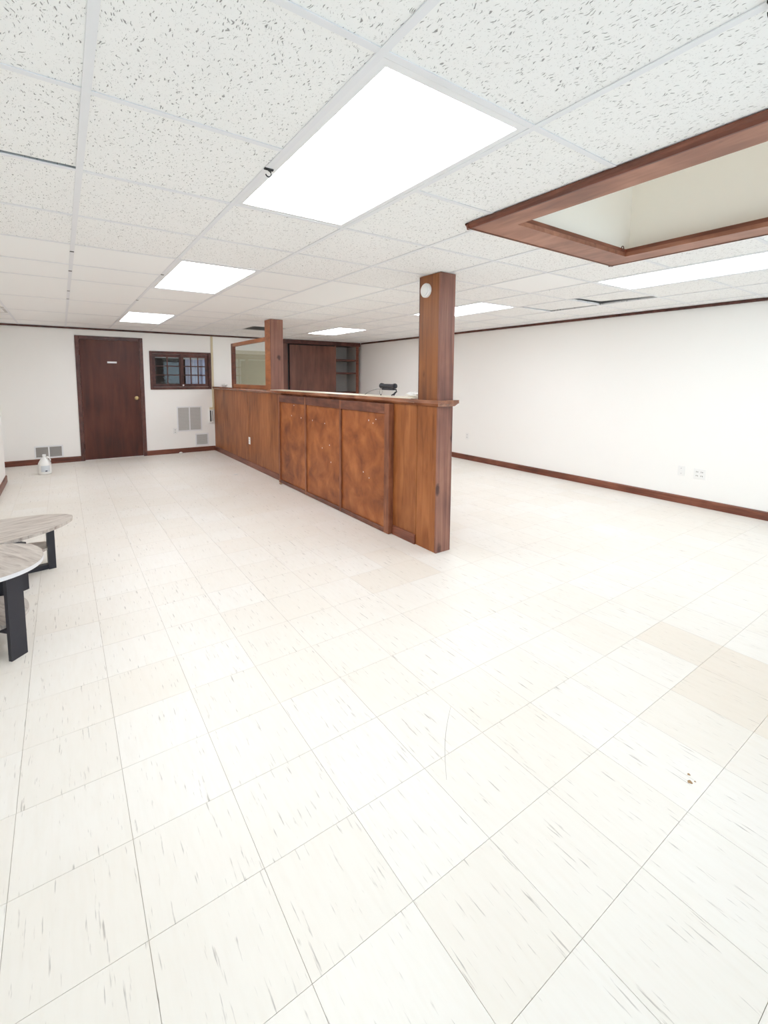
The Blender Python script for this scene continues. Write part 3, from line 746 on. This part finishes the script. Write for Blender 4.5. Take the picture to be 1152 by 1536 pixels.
# ------------------------------------------------------------------ white jug on the floor
jx, jy = -.265, 8.12
jg = thing('plastic_jug', (jx, jy, 0), 'white plastic gallon jug with handle standing on the floor', 'jug')
MB().lathe((jx, jy, 0), [(.070, .001), (.080, .008), (.082, .03), (.082, .135), (.078, .160), (.064, .190), (.044, .222), (.026, .246), (.020, .252), (.020, .262)], 'z', 36).build('body', 'plastic', jg, True)
MB().lathe((jx, jy, 0), [(.024, .262), (.025, .265), (.025, .284), (.021, .288)], 'z', 24).build('cap', 'white_metal', jg, True)
hd = Vector((.82, -.57, 0))
hp = [(.022, .245), (.050, .250), (.076, .236), (.090, .205), (.090, .170), (.076, .145)]
MB().tube([(jx + hd.x * q, jy + hd.y * q, z) for q, z in hp], .009, 10).build('handle', 'plastic', jg, True)
lb = MB(); n_ = 14; a0, a1 = -2.15, -.75
def arc(rad, z): return [lb.bm.verts.new((jx + rad * math.cos(a0 + (a1 - a0) * k / n_), jy + rad * math.sin(a0 + (a1 - a0) * k / n_), z)) for k in range(n_ + 1)]
r1, r2 = arc(.0826, .04), arc(.0826, .13)
for k in range(n_): lb.bm.faces.new((r1[k], r1[k + 1], r2[k + 1], r2[k]))
MAT['jug_label'] = plain('pale_label', srgb(214, 220, 226), 0.4)
lo = lb.build('label', 'jug_label', jg)
MAT['navy'] = plain('navy_print', srgb(40, 44, 70), 0.5)
lb = MB(); a0, a1 = -1.50, -1.18; r1, r2 = arc(.0830, .045), arc(.0830, .060)
for k in range(n_): lb.bm.faces.new((r1[k], r1[k + 1], r2[k + 1], r2[k]))
lb.build('print', 'navy', lo)

# floor litter
crumple('paper_scrap', (1.78, 8.93, .0005), .03, .02, .016, 'tiny white paper scrap on the floor under the wall outlet', 'paper', 'plastic')

crumple('wood_chip', (2.36, 5.62, .0005), .018, .022, .010, 'tiny brown wood chip on the floor at the corner of the bar front', 'scrap', 'rust')
crumple('paper_scrap', (2.05, 6.55, .0005), .035, .020, .006, 'flat white paper scrap on the floor along the half wall', 'paper', 'plastic')
def ribbon(pts, wd_):
    m_ = MB(); A = []; Bq = []
    for q, (x, y) in enumerate(pts):
        p0, p1 = Vector(pts[max(q - 1, 0)]), Vector(pts[min(q + 1, len(pts) - 1)]); d_ = (p1 - p0).normalized(); n__ = Vector((-d_.y, d_.x)) * wd_ * (1 - abs(q / (len(pts) - 1) - .5))
        A.append(m_.bm.verts.new((x + n__.x, y + n__.y, .0004))); Bq.append(m_.bm.verts.new((x - n__.x, y - n__.y, .0004)))
    for q in range(len(pts) - 1): m_.bm.faces.new((A[q], A[q + 1], Bq[q + 1], Bq[q]))
    return m_
ribbon([(1.058 + .268 * t - .012 * math.sin(math.pi * t), 1.07 + .256 * t + .008 * math.sin(math.pi * t)) for t in [q / 14 for q in range(15)]], .0009).build('scuff_mark', 'scuff', floor)
for cx_, cy_, r_ in ((1.768, .584, .008), (1.800, .600, .005), (1.785, .575, .003)):
    MB().prism([(cx_ + r_ * (1 + .3 * math.sin(3 * t)) * math.cos(t), cy_ + r_ * math.sin(t)) for t in [q * math.pi / 6 for q in range(12)]], 'z', -.0005, .0004).build('stain_spot', 'rust', floor)

# ------------------------------------------------------------------ two grey oval tables
def ellipse(cx, cy, a, b, rot, n_=64, sq=2.2):
    out = []
    for k in range(n_):
        t = 2 * math.pi * k / n_; u = a * math.copysign(abs(math.cos(t)) ** (2 / sq), math.cos(t)); v = b * math.copysign(abs(math.sin(t)) ** (2 / sq), math.sin(t))
        out.append((cx + u * math.cos(rot) - v * math.sin(rot), cy + u * math.sin(rot) + v * math.cos(rot)))
    return out
def bar(m_, p, q, wdt, th, z0, z1):
    """upright flat plank: footprint centred on p..q line"""
    d_ = (Vector(q) - Vector(p)).normalized(); n__ = Vector((-d_.y, d_.x))
    P = [Vector(p) - n__ * wdt / 2, Vector(q) - n__ * wdt / 2, Vector(q) + n__ * wdt / 2, Vector(p) + n__ * wdt / 2]
    return m_.prism([(v.x, v.y) for v in P], 'z', z0, z1)
def table(cx, cy, a, b, rot, h, legs, sa, sb, shelf_z, bar_z, leg_w, label, sq, grain=0.0, edge='ash_edge', leg_t=.020, bar_h=.022):
    t_ = thing('oval_table', (cx, cy, 0), label, 'table', 'grey oval tables')
    th = .022
    def local(outl, z0, z1, name, mat, par):
        m_ = MB().prism([(x - cx, y - cy) for x, y in outl], 'z', z0, z1)
        me = m_.mesh(name, mat)
        # turned so the grain follows the long side
        me.transform(Matrix.Rotation(-rot - grain, 4, 'Z'))
        o = bpy.data.objects.new(name, me); COL.objects.link(o); o.parent = par
        o.rotation_euler.z = rot + grain
        return o
    top = local(ellipse(cx, cy, a, b, rot, sq=sq), h - th, h, 'table_top', 'ash', t_)
    ed = ellipse(cx, cy, a + .0012, b + .0012, rot, sq=sq)
    m_ = MB(); n_ = len(ed)
    lo = [m_.bm.verts.new((x, y, h - th + .001)) for x, y in ed]; hi = [m_.bm.verts.new((x, y, h - .001)) for x, y in ed]
    for k in range(n_): m_.bm.faces.new((lo[k], lo[(k + 1) % n_], hi[(k + 1) % n_], hi[k]))
    m_.build('edge_band', edge, t_)
    sh = local(ellipse(cx, cy, sa, sb, rot, sq=sq), shelf_z - .018, shelf_z, 'shelf', 'ash', t_)
    for p in legs:
        v = Vector(p) - Vector((cx, cy)); d_ = v.normalized()
        p0 = Vector(p) - d_ * leg_t
        bar(MB(), p0, p, leg_w, .02, 0, h - th).build('leg', 'black', t_)
        bar(MB(), Vector((cx, cy)) + d_ * .001, p0, leg_w * .7, .02, bar_z, bar_z + bar_h).build('foot_bar', 'black', t_)
        bar(MB(), Vector((cx, cy)) + d_ * .001, p0, leg_w * .7, .02, h - th - .018, h - th).build('top_bar', 'black', t_)
    return t_
table(-.51, 3.985, .555, .315, math.radians(20), .345,
      [(-.105, 4.045), (-.272, 3.690), (-.885, 3.925), (-.718, 4.28)], .425, .19, .165, .0005, .058,
      'low pointed oval table with grey wood grain top and black legs', 1.8, edge='ash', leg_t=.046, bar_h=.036)
table(-.445, 3.010, .312, .300, math.radians(8), .452,
      [(-.245, 2.800), (-.350, 3.265), (-.645, 3.220), (-.640, 2.800)], .235, .225, .175, .135, .084,
      'taller rounded grey wood table with white edge and wide black plank legs', 2.3, grain=math.radians(112))
